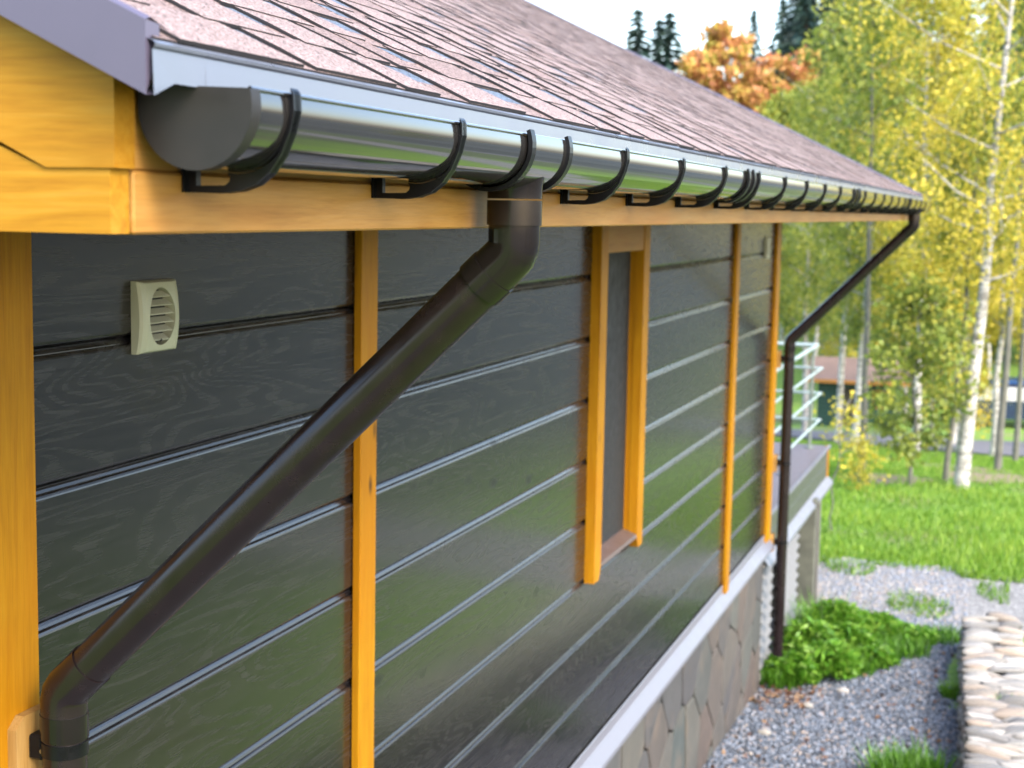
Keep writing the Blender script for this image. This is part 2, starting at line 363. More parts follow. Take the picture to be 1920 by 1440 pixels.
# ------------------------------------------------------------------ the house
house = thing('timber_house', 'dark planked house with ochre trim, long shingled roof and flagstone plinth', 'house')
Y0, Y1 = 2.74, 14.05                     # wall corners
GR = [4.14-.328*k for k in range(8)]     # joints between planks
def plank(zb, zt, y0, y1, parent, x=0):
    p = [(x-.03, zb+.021), (x-.011, zb+.021), (x-.003, zb+.025), (x, zb+.031),
         (x, zt-.013), (x-.0012, zt-.009), (x-.0034, zt-.0042), (x-.0064, zt-.0012), (x-.0085, zt-.0006), (x-.0095, zt-.003), (x-.0100, zt+.001), (x-.0128, zt+.0075), (x-.0165, zt+.0135), (x-.0215, zt+.0185), (x-.0275, zt+.0210), (x-.028, zt+.03), (x-.036, zt+.03), (x-.036, zb+.021)]
    mb = MB(); mb.prism(p, y0, y1); return mb.build('plank', M['plank'], parent)
body = MB(); body.box(-8.6, -.03, Y0+.03, Y1-.03, -.6, 4.7)
wall = body.build('wall', M['black'], house)
WY0, WY1 = 7.80, 8.80
rows = [(4.52, GR[0])] + [(GR[i], GR[i+1]) for i in range(7)] + [(GR[7], 1.53)]
for r, (zt, zb) in enumerate(rows):
    segs = [(Y0+.05, 4.78)]
    segs += [(4.80, WY0+.03), (WY1-.03, 11.9)] if r <= 5 else [(4.80, 11.9)]
    segs += [(11.92, Y1-.05)]
    for a, b in segs: plank(zb, zt, a, b, wall)
plank(GR[5], 2.568, WY0+.032, WY1-.032, wall)
# planks of the two gable ends (seen only from the side) and the gables
for yy, sgn in ((Y0, -1), (Y1, 1)):
    for r, (zt, zb) in enumerate(rows):
        mb = MB(); mb.box(-8.55, -.06, yy-.012, yy+.012, zb+.02, zt-.002); mb.build('plank', M['plank'], wall)
    mb = MB(); mb.prism([(-8.6, 4.5), (-.0, 4.5), (-4.3, 6.9)], yy-.02 if sgn < 0 else yy-.1, yy+.1 if sgn < 0 else yy+.02); mb.build('gable', M['plank'], house)
# corner posts and battens
def upright(name, y0, y1, z0, z1, t=.031, x=0): mb = MB(); mb.cbox(x+.001, x+t, y0, y1, z0, z1, .003); return mb.build(name, M['yellow_z'], house)
upright('corner_post', Y0-.012, 2.925, 1.5, 4.53); upright('batten', 4.738, 4.873, 1.46, 4.53); upright('batten', 11.86, 11.995, 1.46, 4.53); upright('corner_post', 13.90, 14.06, 1.46, 4.53)
mb = MB(); mb.cbox(-.15, .033, Y0-.045, Y0-.013, 1.5, 4.53, .003); mb.build('corner_post', M['yellow_x'], house)
mb = MB(); mb.cbox(-.15, .033, Y1+.013, Y1+.045, 1.46, 4.53, .003); mb.build('corner_post', M['yellow_x'], house)
# ledge flashing over the plinth
mb = MB(); mb.strip([(.002, 1.535), (.006, 1.53), (.008, 1.475), (.066, 1.400), (.068, 1.375), (.060, 1.372)], Y0-.05, Y1+.06, smooth=False); mb.build('ledge', M['ledge'], house)
# plinth of flagstones (pieces cut as cells, each a stone of its own)
mb = MB(); mb.box(-8.5, -.03, Y0+.05, Y1, -.9, 1.42); plinth = mb.build('plinth', M['plinth'], house)
def cells(pts, box):
    out = []
    for i, p in enumerate(pts):
        poly = [(box[0], box[2]), (box[1], box[2]), (box[1], box[3]), (box[0], box[3])]
        for j, q in enumerate(pts):
            if i == j or abs(p[0]-q[0])+abs(p[1]-q[1]) > 2: continue
            mx, my = (p[0]+q[0])/2, (p[1]+q[1])/2; dx, dy = q[0]-p[0], q[1]-p[1]; L = math.hypot(dx, dy); mx -= dx/L*.006; my -= dy/L*.006
            new = []
            for k in range(len(poly)):
                a, b = poly[k], poly[(k+1) % len(poly)]
                da = (a[0]-mx)*dx+(a[1]-my)*dy; db = (b[0]-mx)*dx+(b[1]-my)*dy
                if da <= 0: new.append(a)
                if da*db < 0: t = da/(da-db); new.append((a[0]+(b[0]-a[0])*t, a[1]+(b[1]-a[1])*t))
            poly = new
            if len(poly) < 3: break
        if len(poly) >= 3: out.append(poly)
    return out
pts = []
for i in range(26):
    for j in range(4):
        pts.append((2.9+i*.45+random.uniform(-.2, .2)+(j % 2)*.22, -.40+j*.50+random.uniform(-.22, .22)))
for poly in cells(pts, (Y0+.06, Y1-.01, -.5, 1.40)):
    d = random.uniform(.008, .018); cx = sum(p[0] for p in poly)/len(poly); cy = sum(p[1] for p in poly)/len(poly)
    rp = []
    for k in range(len(poly)):     # soften each corner and jitter the edge
        a, b, c = poly[k-1], poly[k], poly[(k+1) % len(poly)]
        for q, t in ((a, .11), (c, .11)):
            rp.append((b[0]+(q[0]-b[0])*t+random.uniform(-.006, .006), b[1]+(q[1]-b[1])*t+random.uniform(-.006, .006)))
    n = len(rp); tilt = random.uniform(-.02, .02)
    vs = [(-.034, y, z) for y, z in rp] + [(-.03+d*.7, y, z) for y, z in rp] + [(-.03+d+tilt*(z-cy)*.3, cx+(y-cx)*.94, cy+(z-cy)*.94) for y, z in rp]
    mb = MB(); mb.add(vs, [(k, (k+1) % n, (k+1) % n+n, k+n) for k in range(n)]+[(k+n, (k+1) % n+n, (k+1) % n+2*n, k+2*n) for k in range(n)]+[tuple(range(2*n, 3*n))])
    mb.build('stone', M['flag'], plinth)

# window
win = bpy.data.objects.new('window', None); COL.objects.link(win); win.parent = house
def casing(y0, y1, inner):
    c = .035
    p = [(y0, 4.52), (y1, 4.52), (y1, 2.50+(.06 if inner > 0 else 0)), (y1-(c if inner > 0 else 0), 2.50), (y0+(c if inner < 0 else 0), 2.50), (y0, 2.50+(.06 if inner < 0 else 0))]
    q = []
    for a in p:
        if not q or abs(a[0]-q[-1][0])+abs(a[1]-q[-1][1]) > 1e-5: q.append(a)
    mb = MB(); mb.prism(q, .001, .055, axis='x'); mb.build('casing', M['yellow_z'], win)
casing(7.74, 7.875, 1); casing(8.69, 8.825, -1)
mb = MB(); mb.cbox(.002, .050, 7.876, 8.689, 4.275, 4.52, .003); mb.build('casing_head', M['yellow_y'], win)
for a, b in ((7.845, 7.872), (8.693, 8.72)):
    mb = MB(); mb.box(-.085, .0005, a, b, 2.60, 4.5); mb.build('jamb', M['yellow_z'], win)
mb = MB(); mb.box(-.085, .001, 7.873, 8.692, 4.295, 4.33); mb.build('head_lining', M['sill'], win)
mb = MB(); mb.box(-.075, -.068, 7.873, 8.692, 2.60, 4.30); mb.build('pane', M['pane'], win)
for z in (3.50,): mb = MB(); mb.box(-.066, -.052, 7.875, 8.69, z-.012, z+.012); mb.build('glazing_bar', M['sill'], win)
mb = MB(); mb.box(-.066, -.045, 7.875, 8.69, 2.60, 2.66); mb.build('bottom_rail', M['sill'], win)
mb = MB(); mb.prism([(-.062, 2.625), (.050, 2.585), (.056, 2.565), (.050, 2.563), (-.062, 2.60)], 7.8755, 8.6885); mb.build('sill', M['sill'], win)

# eaves: fascia, soffit, gable boards
GY0, GY1 = 1.655, 15.35
SL = .478; EX, EZ = 1.197, 4.686; RY0, RY1 = 1.545, 15.25
mb = MB(); mb.cbox(1.080, 1.118, 1.636, RY1-.03, 4.460, 4.538, .003); mb.build('fascia', M['yellow_y'], house)
mb = MB(); mb.cbox(1.080, 1.112, 1.636, RY1-.03, 4.5385, 4.68, .003); mb.build('fascia', M['yellow_y'], house)
for k in range(8):
    x0 = .001+k*.134; mb = MB(); mb.cbox(x0, x0+.132, 1.60, RY1-.03, 4.50, 4.515, .003); mb.build('soffit_board', M['soffit'], house)
for ya, yb in ((1.590, 1.634), (RY1-.03, RY1-.001)):
    mb = MB(); mb.prism([(1.121, 4.540), (1.121, 4.66), (-4.3, 4.66+SL*5.42), (-4.3, 4.66+SL*5.42-.19), (1.024, 4.540)], ya, yb); mb.build('barge_board', M['yellow_x'], house)
    mb = MB(); mb.prism([(1.112, 4.461), (1.112, 4.5395), (1.02, 4.5395), (.20, 4.87), (-.6, 4.87), (-.6, 4.461)], ya+.004, yb); mb.build('tie_board', M['yellow_x'], house)
# roof deck and far slope
RT = 5.45                                # run of the slope
def rz(x, off=0): return EZ+SL*(EX-x)+off
def roofpt(y, u, h=0):                    # u = up the slope, h = off the surface
    c = 1/math.hypot(1, SL); return (EX-u*c+h*SL*c, y, EZ+u*SL*c+h*c)
mb = MB(); mb.prism([(EX-.005, EZ-.004), (EX-RT, rz(EX-RT)-.004), (EX-2*RT, EZ-.004), (EX-2*RT, EZ-.03), (EX-RT, rz(EX-RT)-.03), (EX-.005, EZ-.022)], RY0+.01, RY1-.01)
roof = mb.build('roof', [M['bitumen']], house)
# shingles: each course a base strip with thick teeth on it
EXPO = .142; U0 = 0.0; UMAX = RT*math.hypot(1, SL); NCR = int(UMAX/EXPO)
P_cam = Vector((2.16, 0, 4.5))
teeth = []; 
for c in range(NCR):
    u = U0+c*EXPO
    # base strip (the lower layer), its upper part dark-granuled where it shows between teeth
    L = UMAX-u if c == NCR-1 else EXPO+.05
    mb = MB(); NY = 100; h0 = .003
    vs = []
    for k in range(NY+1):
        y = RY0+.012+(RY1-RY0-.024)*k/NY; w = .0012*math.sin(y*9+c*2.1)+random.uniform(-.0012, .0012)
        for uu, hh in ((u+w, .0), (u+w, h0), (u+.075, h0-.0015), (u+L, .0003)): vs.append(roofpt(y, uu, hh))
    fs, mi = [], []
    for k in range(NY):
        for i in range(3):
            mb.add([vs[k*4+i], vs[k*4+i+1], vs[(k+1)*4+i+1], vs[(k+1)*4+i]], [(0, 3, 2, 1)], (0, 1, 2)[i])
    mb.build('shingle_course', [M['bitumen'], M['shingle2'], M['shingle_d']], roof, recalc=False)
    y = RY0+.02+random.uniform(-.1, .05)
    while y < RY1-.05:
        w = random.choice((.11, .15, .19, .24, .29, .33)); g = random.choice((.04, .07, .10, .14, .19))
        a = max(y, RY0+.014); b = min(y+w, RY1-.014)
        if b-a > .04: teeth.append((c, u, a, b))
        y += w+g
def tooth_geo(w, s, cut):
    L = EXPO+.02; e = .006
    pl = [(-.0, -w/2), (-.0, w/2), (L, w/2-e*s), (L, -w/2+e*cut)]
    return pl
TM = {}
def tooth_mesh(w, var):
    key = (round(w, 3), var)
    if key not in TM:
        mb = MB(); h = .0048; L = EXPO+.012; f = (.012, -.010, .004)[var]
        bot = [(0, -w/2), (0, w/2), (L*.5, w/2-f*.6), (L, w/2-f), (L, -w/2+f), (L*.5, -w/2+f*.4)]
        j = [random.uniform(-.0015, .0015) for _ in bot]
        B = [(u+jj, y) for (u, y), jj in zip(bot, j)]
        def P(u, y, hh): q = Vector(roofpt(y, u, hh))-Vector(roofpt(0, 0, 0)); return q
        vs = [P(u, y, .0025 if u < .1 else .0005) for u, y in B]+[P(u, y, .003+h*(1 if u < .1 else .45)) for u, y in B]; n = len(B)
        mb.add(vs, [(k, (k+1) % n, (k+1) % n+n, k+n) for k in range(n)], 0); mb.add(vs, [tuple(range(n, 2*n))], 1)
        mats = [M['bitumen'], M['shingle'] if var != 1 else M['shingle2']]
        me = mb.mesh('shingle', mats); bm = bmesh.new(); bm.from_mesh(me); bmesh.ops.recalc_face_normals(bm, faces=bm.faces); bm.to_mesh(me); bm.free()
        TM[key] = me
    return TM[key]
def size(t):
    p = Vector(roofpt((t[2]+t[3])/2, t[1]))-P_cam; z = p.dot(fwd)
    if z < .3: return 0
    sx = p.dot(right)/z*1425/512; sy = p.dot(upv)/z
    if p.dot(right)/z < -.345 or sy > .262: return 0
    return (t[3]-t[2])/z**2
teeth.sort(key=size, reverse=True); rest = MB()
for i, (c, u, a, b) in enumerate(teeth):
    var = random.choice((0, 0, 1, 2))
    if i < 300:
        put('shingle', tooth_mesh(b-a, var), roof, roofpt((a+b)/2, u))
    else:
        me = tooth_mesh(b-a, var); o = Vector(roofpt((a+b)/2, u))
        vs = [v.co+o for v in me.vertices]; k0 = len(rest.v); rest.v += [tuple(v) for v in vs]
        for p in me.polygons: rest.f.append([q+k0 for q in p.vertices]); rest.mi.append(p.material_index*(1 if var != 1 else 2) if p.material_index else 0); rest.sm.append(False)
ro = rest.build('shingle_field', [M['bitumen'], M['shingle'], M['shingle2']], roof, recalc=False); ro['kind'] = 'stuff'
# eave and verge flashings
fl = [(EX-.09, EZ+.036), (EX+.003, EZ-.001), (EX+.007, EZ-.004), (EX+.006, EZ-.008), (EX+.003, EZ-.011), (EX+.005, EZ-.064)]
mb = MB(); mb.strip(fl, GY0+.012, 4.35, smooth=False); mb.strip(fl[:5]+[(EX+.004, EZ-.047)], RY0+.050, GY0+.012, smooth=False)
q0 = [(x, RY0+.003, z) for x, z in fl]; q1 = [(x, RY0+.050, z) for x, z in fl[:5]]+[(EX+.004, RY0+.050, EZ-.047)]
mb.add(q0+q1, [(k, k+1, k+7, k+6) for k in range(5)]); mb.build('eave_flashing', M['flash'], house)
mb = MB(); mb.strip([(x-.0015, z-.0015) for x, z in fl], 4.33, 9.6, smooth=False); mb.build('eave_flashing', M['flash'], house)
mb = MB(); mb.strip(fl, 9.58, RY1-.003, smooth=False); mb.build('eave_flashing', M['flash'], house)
for yy, s in ((RY0, 1), (RY1, -1)):
    mb = MB()
    for X0_, X1_ in ((EX-.004, EX-RT),):
        a0, a1 = rz(X0_, .020), rz(X1_, .020)
        mb.add([(X0_, yy, a0), (X1_, yy, a1), (X1_, yy, a1-.085), (X0_, yy, a0-.085)], [(0, 1, 2, 3)])
        mb.add([(X0_, yy, a0), (X1_, yy, a1), (X1_, yy+s*.012, a1+.004), (X0_, yy+s*.012, a0+.004)], [(0, 1, 2, 3)])
        mb.add([(X0_, yy+s*.012, a0+.004), (X1_, yy+s*.012, a1+.004), (X1_, yy+s*.05, a1-.008), (X0_, yy+s*.05, a0-.008)], [(0, 1, 2, 3)])
        mb.add([(X0_, yy, a0), (X0_, yy+s*.03, a0-.002), (X0_, yy+s*.03, a0-.03), (X0_, yy, a0-.085)], [(0, 1, 2, 3)])
        mb.add([(X0_, yy, a0-.085), (X1_, yy, a1-.085), (X1_, yy+s*.03, a1-.082), (X0_, yy+s*.03, a0-.082)], [(0, 1, 2, 3)])
    mb.build('verge_flashing', M['barge'], house)

# ------------------------------------------------------------------ gutter
gut = thing('roof_gutter', 'long half-round brown gutter under the shingled eave', 'gutter')
GX, GZ, GR_ = 1.196, 4.618, .075
def gprof(R, top=.020, back=.026, n=26):
    e = math.pi+math.asin(top/R); p = [(-R, back)]+[(-R*math.cos(e*k/n), -R*math.sin(e*k/n)) for k in range(n+1)]
    return [(GX+a, GZ+b) for a, b in p]
lip = [(GX+GR_-.0032+.0035*math.sin(t), GZ+.0195-.0035+.0035*(1-math.cos(t))) for t in np.linspace(0, 1.9*math.pi, 14)]
mb = MB(); mb.strip(gprof(GR_), GY0, GY1, ny=30); mb.strip([(a, b) for a, b in lip], GY0, GY1, ny=30); tr = mb.build('trough', M['gutter'], gut, recalc=False)
mb = MB(); mb.strip(gprof(GR_-.003)[::-1], GY0, GY1); mb.build('trough_lining', M['pvc'], gut, recalc=False)
for ya, yb, face in ((GY0-.008, GY0+.016, GY0-.008), (GY1-.016, GY1+.008, GY1+.008)):
    pr = gprof(GR_+.0035, .020, .026); mb = MB(); mb.strip(pr, ya, yb)
    n = len(pr); mb.add([(a, face, b) for a, b in pr], [tuple(range(n))]); mb.build('end_cap', M['cap'], gut, recalc=False)
# brackets
def bracket_mesh():
    R = GR_+.0045
    out = [(-.0765, -.104), (-.02, -.105), (.005, -.102), (.028, -.094), (.048, -.078), (.064, -.056), (.076, -.028), (.083, 0), (.0820, .020), (.0800, .0245)]
    inn = [(.0745, .0245)]+[(R*math.cos(t), -R*math.sin(t)) for t in np.linspace(-.27, math.pi*.555, 14)]
    slot = [(-.0145, -.0785), (-.0105, -.084), (-.012, -.090), (-.018, -.0945), (-.060, -.0955), (-.060, -.052), (-.0765, -.050)]
    poly = out+inn+slot; mb = MB(); mb.prism([(a, b) for a, b in poly], -.006, .006)
    # flange along the outer rim and strap on the trough
    o2 = [(a, b) for a, b in out[1:]]; i2 = [(a-.003*(1 if a > .03 else 0), b+.0035) for a, b in o2]
    mb.prism(o2+i2[::-1], -.011, .011)
    R2 = R-.0012; st = [(R2*math.cos(t), -R2*math.sin(t)) for t in np.linspace(-.26, math.pi*.55, 14)]; st2 = [(a*.962, b*.962) for a, b in st]
    mb.prism(st+st2[::-1], -.0095, .0095)
    mb.box(-.0765, -.0735, -.014, .014, -.104, -.048)
    me = mb.mesh('bracket', M['bracket']); bm = bmesh.new(); bm.from_mesh(me); bmesh.ops.recalc_face_normals(bm, faces=bm.faces); bm.to_mesh(me); bm.free(); return me
bme = bracket_mesh()
sm = MB(); sm.tube([(-.074, 0, -.08), (-.071, 0, -.08)], .005, 8); sme = sm.mesh('screw', M['zinc'])
BYs = [1.76, 2.365, 3.455]+[3.455+.617*k for k in range(1, 19)]
for y in BYs:
    b = put('bracket', bme, gut, (GX, y, GZ))
    for dy in (0,): put('screw', sme, b)
# unions (joint clips) and outlet saddle
def union(y, w):
    mb = MB(); mb.strip(gprof(GR_+.0045, .020, .02), y-w/2, y+w/2)
    mb.build('union', M['gutter'], gut, recalc=False)
    for s in (-1, 1):
        u = MB(); R1, R2 = GR_+.0035, GR_+.0115
        a = [(R2*math.cos(t), -R2*math.sin(t)) for t in np.linspace(-.35, math.pi*.86, 24)]; b = [(R1*math.cos(t), -R1*math.sin(t)) for t in np.linspace(-.35, math.pi*.86, 24)]
        u.prism([(GX+p, GZ+q) for p, q in a+b[::-1]], y+s*w/2-.012, y+s*w/2+.012); u.build('union_strap', M['bracket'], gut)
union(2.852, .245); union(5.13, .10); union(8.62, .10); union(12.55, .10)

# ------------------------------------------------------------------ downpipes
def arc(p0, c, p1, r, n=9):
    """fillet of the corner p0-c-p1"""
    p0, c, p1 = Vector(p0), Vector(c), Vector(p1); a = (p0-c).normalized(); b = (p1-c).normalized()
    ang = a.angle(b); d = r/math.tan(ang/2); bis = (a+b).normalized(); o = c+bis*(r/math.sin(ang/2))
    s, e = c+a*d-o, c+b*d-o
    return [o+s.normalized().slerp(e.normalized(), k/n)*r if False else o+(s.lerp(e, k/n)).normalized()*r for k in range(n+1)]
def downpipe(Y, zA, zB, zend, label, clamps, post_x=.031):
    d = thing('downpipe', label, 'downpipe', (0, 0, 0)); X1 = .130; r = .050
    A, B = (GX, Y, zA), (X1, Y, zB); S = (GX, Y, 4.552); E = (X1, Y, zend); V = lambda p: Vector(p)
    u = (V(B)-V(A)).normalized()
    # outlet funnel
    mb = MB(); mb.tube([(GX, Y, 4.585), (GX, Y, 4.545), (GX, Y, 4.520)], [.062, .055, .0545], 36); mb.build('outlet', M['pvc'], d)
    mb = MB(); mb.tube([(GX, Y, 4.5165), (GX, Y, 4.468)], .0550, 40); mb.build('collar', M['pvc'], d)
    e1 = [V((GX, Y, 4.472))]+arc(S, A, B, .045, 3)+[V(A)+u*.085]
    mb = MB(); mb.tube(e1, .0515, 36); mb.build('elbow', M['pvc'], d)
    mb = MB(); mb.tube([V(A)+u*.058, V(A)+u*.100], .0540, 40); mb.build('collar', M['pvc'], d)
    mb = MB(); mb.tube([V(A)+u*.08, V(B)-u*.06], r, 40); mb.build('pipe', M['pipe'], d)
    e2 = [V(B)-u*.105]+arc(A, B, E, .05, 2)+[V(B)-Vector((0, 0, .06))]
    mb = MB(); mb.tube(e2, .0530, 36); mb.build('elbow', M['pipe'], d)
    mb = MB(); mb.tube([(X1, Y, zB-.050), (X1, Y, zB-.107)], .0548, 40); mb.build('collar', M['pvc'], d)
    mb = MB(); mb.tube([(X1, Y, zB-.05), (X1, Y, zend)], r, 36); mb.build('pipe', M['pipe'], d)
    for zc in clamps:
        c = bpy.data.objects.new('clamp', None); COL.objects.link(c); c.parent = d
        # ochre packing block, black holder with a screw, strap round the pipe
        mb = MB(); mb.prism([(Y-.075, zc-.085), (Y-.075, zc+.05), (Y-.045, zc+.075), (Y+.045, zc+.075), (Y+.045, zc-.085)], post_x-.002, post_x+.024, axis='x'); mb.build('packing_block', M['block'], c)
        mb = MB(); mb.cbox(post_x+.023, X1-r+.012, Y-.034, Y+.012, zc-.030, zc+.030, .006); mb.build('holder', M['bracket'], c)
        mb = MB(); mb.tube([(post_x+.062, Y-.0335, zc-.006), (post_x+.062, Y-.0365, zc-.006)], .006, 12); mb.build('screw', M['zinc'], c)
        mb = MB(); mb.tube([(X1, Y, zc-.016), (X1, Y, zc+.016)], .0530, 40); mb.build('strap', M['bracket'], c)
    return d
downpipe(2.877, 4.415, 3.385, .35, 'dark brown downpipe slanting from the gutter back to the post by the cream vent', [3.255, 1.7])
downpipe(14.19, 4.41, 3.33, .32, 'slim dark downpipe reaching the weeds at the railed deck corner', [3.16, 2.18, 1.42])

# ------------------------------------------------------------------ wall vents
def vent(Y, Z, label):
    v = thing('wall_vent', label, 'vent', (0, Y, Z), 0, None); W, H = .092, .094; a, b = .062, .075; n = 64
    mb = MB(); rect = []; ell = []
    for k in range(n):
        t = 2*math.pi*k/n; c, s = math.cos(t), math.sin(t); m = max(abs(c)/1, abs(s)/1)
        q = (c/m, s/m); bow = 1-.06*(1-q[1]**2) if False else 1
        rect.append((q[0]*W, q[1]*H)); ell.append((c*a, s*b))
    fx = lambda y, z: .036-.010*(z/H)**2
    vs = [(.001, y*1.0, z) for y, z in rect]+[(fx(y, z)-.010, y, z) for y, z in rect]+[(fx(y, z)-.002, y*.95, z*.97) for y, z in rect]+[(fx(y, z)+.003, y*.74+0, z*.94) for y, z in rect]
    vs += [(fx(y, z)+.003, y, z) for y, z in ell]+[(.008, y, z) for y, z in ell]
    fs = [(r*n+k, r*n+(k+1) % n, (r+1)*n+(k+1) % n, (r+1)*n+k) for r in range(5) for k in range(n)]
    mb.add(vs, fs, 0, False); mb.build('frame', M['vent'], v)
    mb = MB(); mb.box(.0035, .0065, -a, a, -b, b); mb.build('back', M['black'], v)
    for k in range(6):
        z = .058-.0225*k; zz = z-.004; hw = a*math.sqrt(max(.05, 1-(zz/b)**2))-.001
        mb = MB(); mb.prism([(.012, z+.006), (.014, z+.0075), (.033, z-.005), (.034, z-.008), (.030, z-.008)], -hw, hw); mb.build('louvre', M['vent'], v)
    mb = MB(); mb.tube([(.030, .0, -.062), (.034, .0, -.062)], .004, 10); mb.build('screw', M['black'], v)
vent(3.462, 4.205, 'cream oval-louvred wall vent beside the near corner post')
vent(13.43, 4.20, 'pale slim wall vent between the far batten and the corner post')

# ------------------------------------------------------------------ deck beyond the house
deck = thing('raised_deck', 'raised grey board deck at the end of the house', 'deck', (0, 0, 0))
for k in range(34):
    y = 14.12+k*.144; mb = MB(); mb.cbox(-4.2, -.035, y, y+.137, 1.615, 1.645, .003); mb.build('deck_board', M['deck'], deck)
for z0, z1 in ((1.25, 1.44), (1.445, 1.61)):
    mb = MB(); mb.cbox(-.06, -.03, 14.1, 18.93, z0, z1, .004); mb.build('skirt_plank', M['deckskirt'], deck)
mb = MB(); mb.strip([(-.028, 1.66), (.0, 1.655), (.002, 1.63)], 14.1, 19.02, smooth=False); mb.build('edge_trim', M['ledge'], deck)
mb = MB(); mb.strip([(-.03, 1.27), (-.025, 1.26), (.04, 1.19), (.042, 1.16)], 14.1, 19.04, smooth=False); mb.build('ledge', M['ledge'], deck)
mb = MB(); mb.cbox(-.065, -.02, 18.935, 19.03, 1.235, 1.65, .004); mb.build('corner_trim', M['yellow_z'], deck)
mb = MB(); mb.box(-4.2, -.06, 18.95, 19.0, 1.2, 1.61); mb.build('skirt_plank', M['deckskirt'], deck)
for x, y in ((-.05, 17.5), (-3.8, 17.5)):
    mb = MB(); mb.cbox(x-.10, x+.10, y-.11, y+.11, -.3, 1.24, .012); mb.build('pier', M['concrete'], deck)
mb = MB(); mb.box(.055, .075, 17.50, 17.62, -.2, 1.2); mb.build('pier_trim', M['corr'], deck)
mb = MB(); mb.cbox(-.55, -.12, 14.9, 15.4, -.3, 1.24, .02); mb.build('stone_pier', M['flag'], deck)
mb = MB(); mb.cbox(-.45, -.11, 16.75, 17.1, -.3, 1.24, .02); mb.build('stone_pier', M['flag'], deck)
for ya, yb, x in ((14.07, 14.72, -.035), (15.55, 16.7, -.055)):
    zz = np.arange(-.3, 1.3, .055); pr = [(x+(.026 if i % 2 else -.026), z) for i, z in enumerate(zz)]
    mb = MB(); mb.prism(pr+[(a-.004, b) for a, b in pr[::-1]], ya, yb); mb.build('corrugated_sheet', M['corr'], deck)
rail = bpy.data.objects.new('railing', None); COL.objects.link(rail); rail.parent = deck
for z, r in ((2.90, .024), (2.62, .016), (2.31, .016), (1.98, .016)):
    xo = -.20 if z > 2.8 else -.14
    mb = MB(); mb.tube([(xo, 14.15, z), (xo, 18.85, z)], r, 10); mb.build('side_rail', M['rail'], rail)
    mb = MB(); mb.tube([(xo+.02, 18.87, z), (-4.1, 18.87, z)], r, 10); mb.build('end_rail', M['rail'], rail)
for x, y in ((-.23, 18.72), (-.23, 16.6), (-.23, 14.5), (-1.6, 18.87), (-3.0, 18.87)):
    mb = MB(); mb.tube([(x, y, 1.64), (x, y, 2.72), (x+.02, y, 2.89)], .020, 10); mb.tube([(x, y, 1.646), (x, y, 1.662)], .055, 14); mb.build('rail_post', M['rail_g'], rail)
    
# ------------------------------------------------------------------ dry stone wall
sw = thing('dry_stone_wall', 'low dry stone wall of pale flat fieldstones beside the gravel', 'stone wall', (0, 0, 0))
SV = []
for k in range(10):
    bm = bmesh.new(); bmesh.ops.create_icosphere(bm, subdivisions=2, radius=1)
    for v in bm.verts:
        c = v.co.copy(); p = 2.6; n = (abs(c.x)**p+abs(c.y)**p+abs(c.z)**p)**(1/p); v.co = c/n*(1+random.uniform(-.20, .16))
    me = bpy.data.meshes.new('stone'); bm.to_mesh(me); bm.free(); me.materials.append(M['stone'])
    for p in me.polygons: p.use_smooth = True
    SV.append(me)
mb = MB(); vs = []
for k in range(40):
    y = 6+10.05*k/39; xl = float(wall_x(y)); g = float(np.interp(y, BY, BZ))
    vs += [(xl+.10, y, g-.2), (xl+.13, y, g+.33), (xl+.46, y, g+.33), (xl+.48, y, g-.2)]
mb.add(vs, [(k*4+i, k*4+i+1, k*4+i+5, k*4+i+4) for k in range(39) for i in range(3)]+[(156, 157, 158, 159)]); mb.build('core', M['bark_d'], sw)
def wstone(x, y, z, sx, sy, sz, tilt=.12):
    o = put('stone', random.choice(SV), sw, (x, y, z)); o.scale = (sx, sy, sz)
    o.rotation_euler = (random.uniform(-tilt, tilt), random.uniform(-tilt, tilt), random.uniform(-.22, .22))
y = 10.4
while y < 16.15:                                         # capping course laid across the wall
    sy = random.choice((.026, .034, .042, .052, .070)); yc = y+sy; xl = float(wall_x(yc)); g = float(np.interp(yc, BY, BZ))
    cutx = random.uniform(.16, .36)
    wstone(xl+cutx/2+.01, yc, g+.37+random.uniform(-.03, .035), cutx/2+.02, sy*1.12, random.uniform(.03, .06), .22)
    wstone(xl+cutx+(.56-cutx)/2, yc+random.uniform(-.02, .02), g+.37+random.uniform(-.03, .035), (.56-cutx)/2+.02, sy*1.12, random.uniform(.03, .06), .22)
    y += 2*sy*.93
for row in range(4):                                     # courses of the face
    y = 10.6+random.uniform(0, .1)
    while y < 16.1:
        sy = random.uniform(.07, .13); yc = y+sy; xl = float(wall_x(yc)); g = float(np.interp(yc, BY, BZ))
        wstone(xl+.10-.012*row+random.uniform(-.02, .02), yc, g+.30-.085*row, .10, sy*1.05, .05, .08); y += 2*sy
    wstone(float(wall_x(16.1))+.25, 16.1, float(np.interp(16.1, BY, BZ))+.30-.085*row, .2, .1, .05)

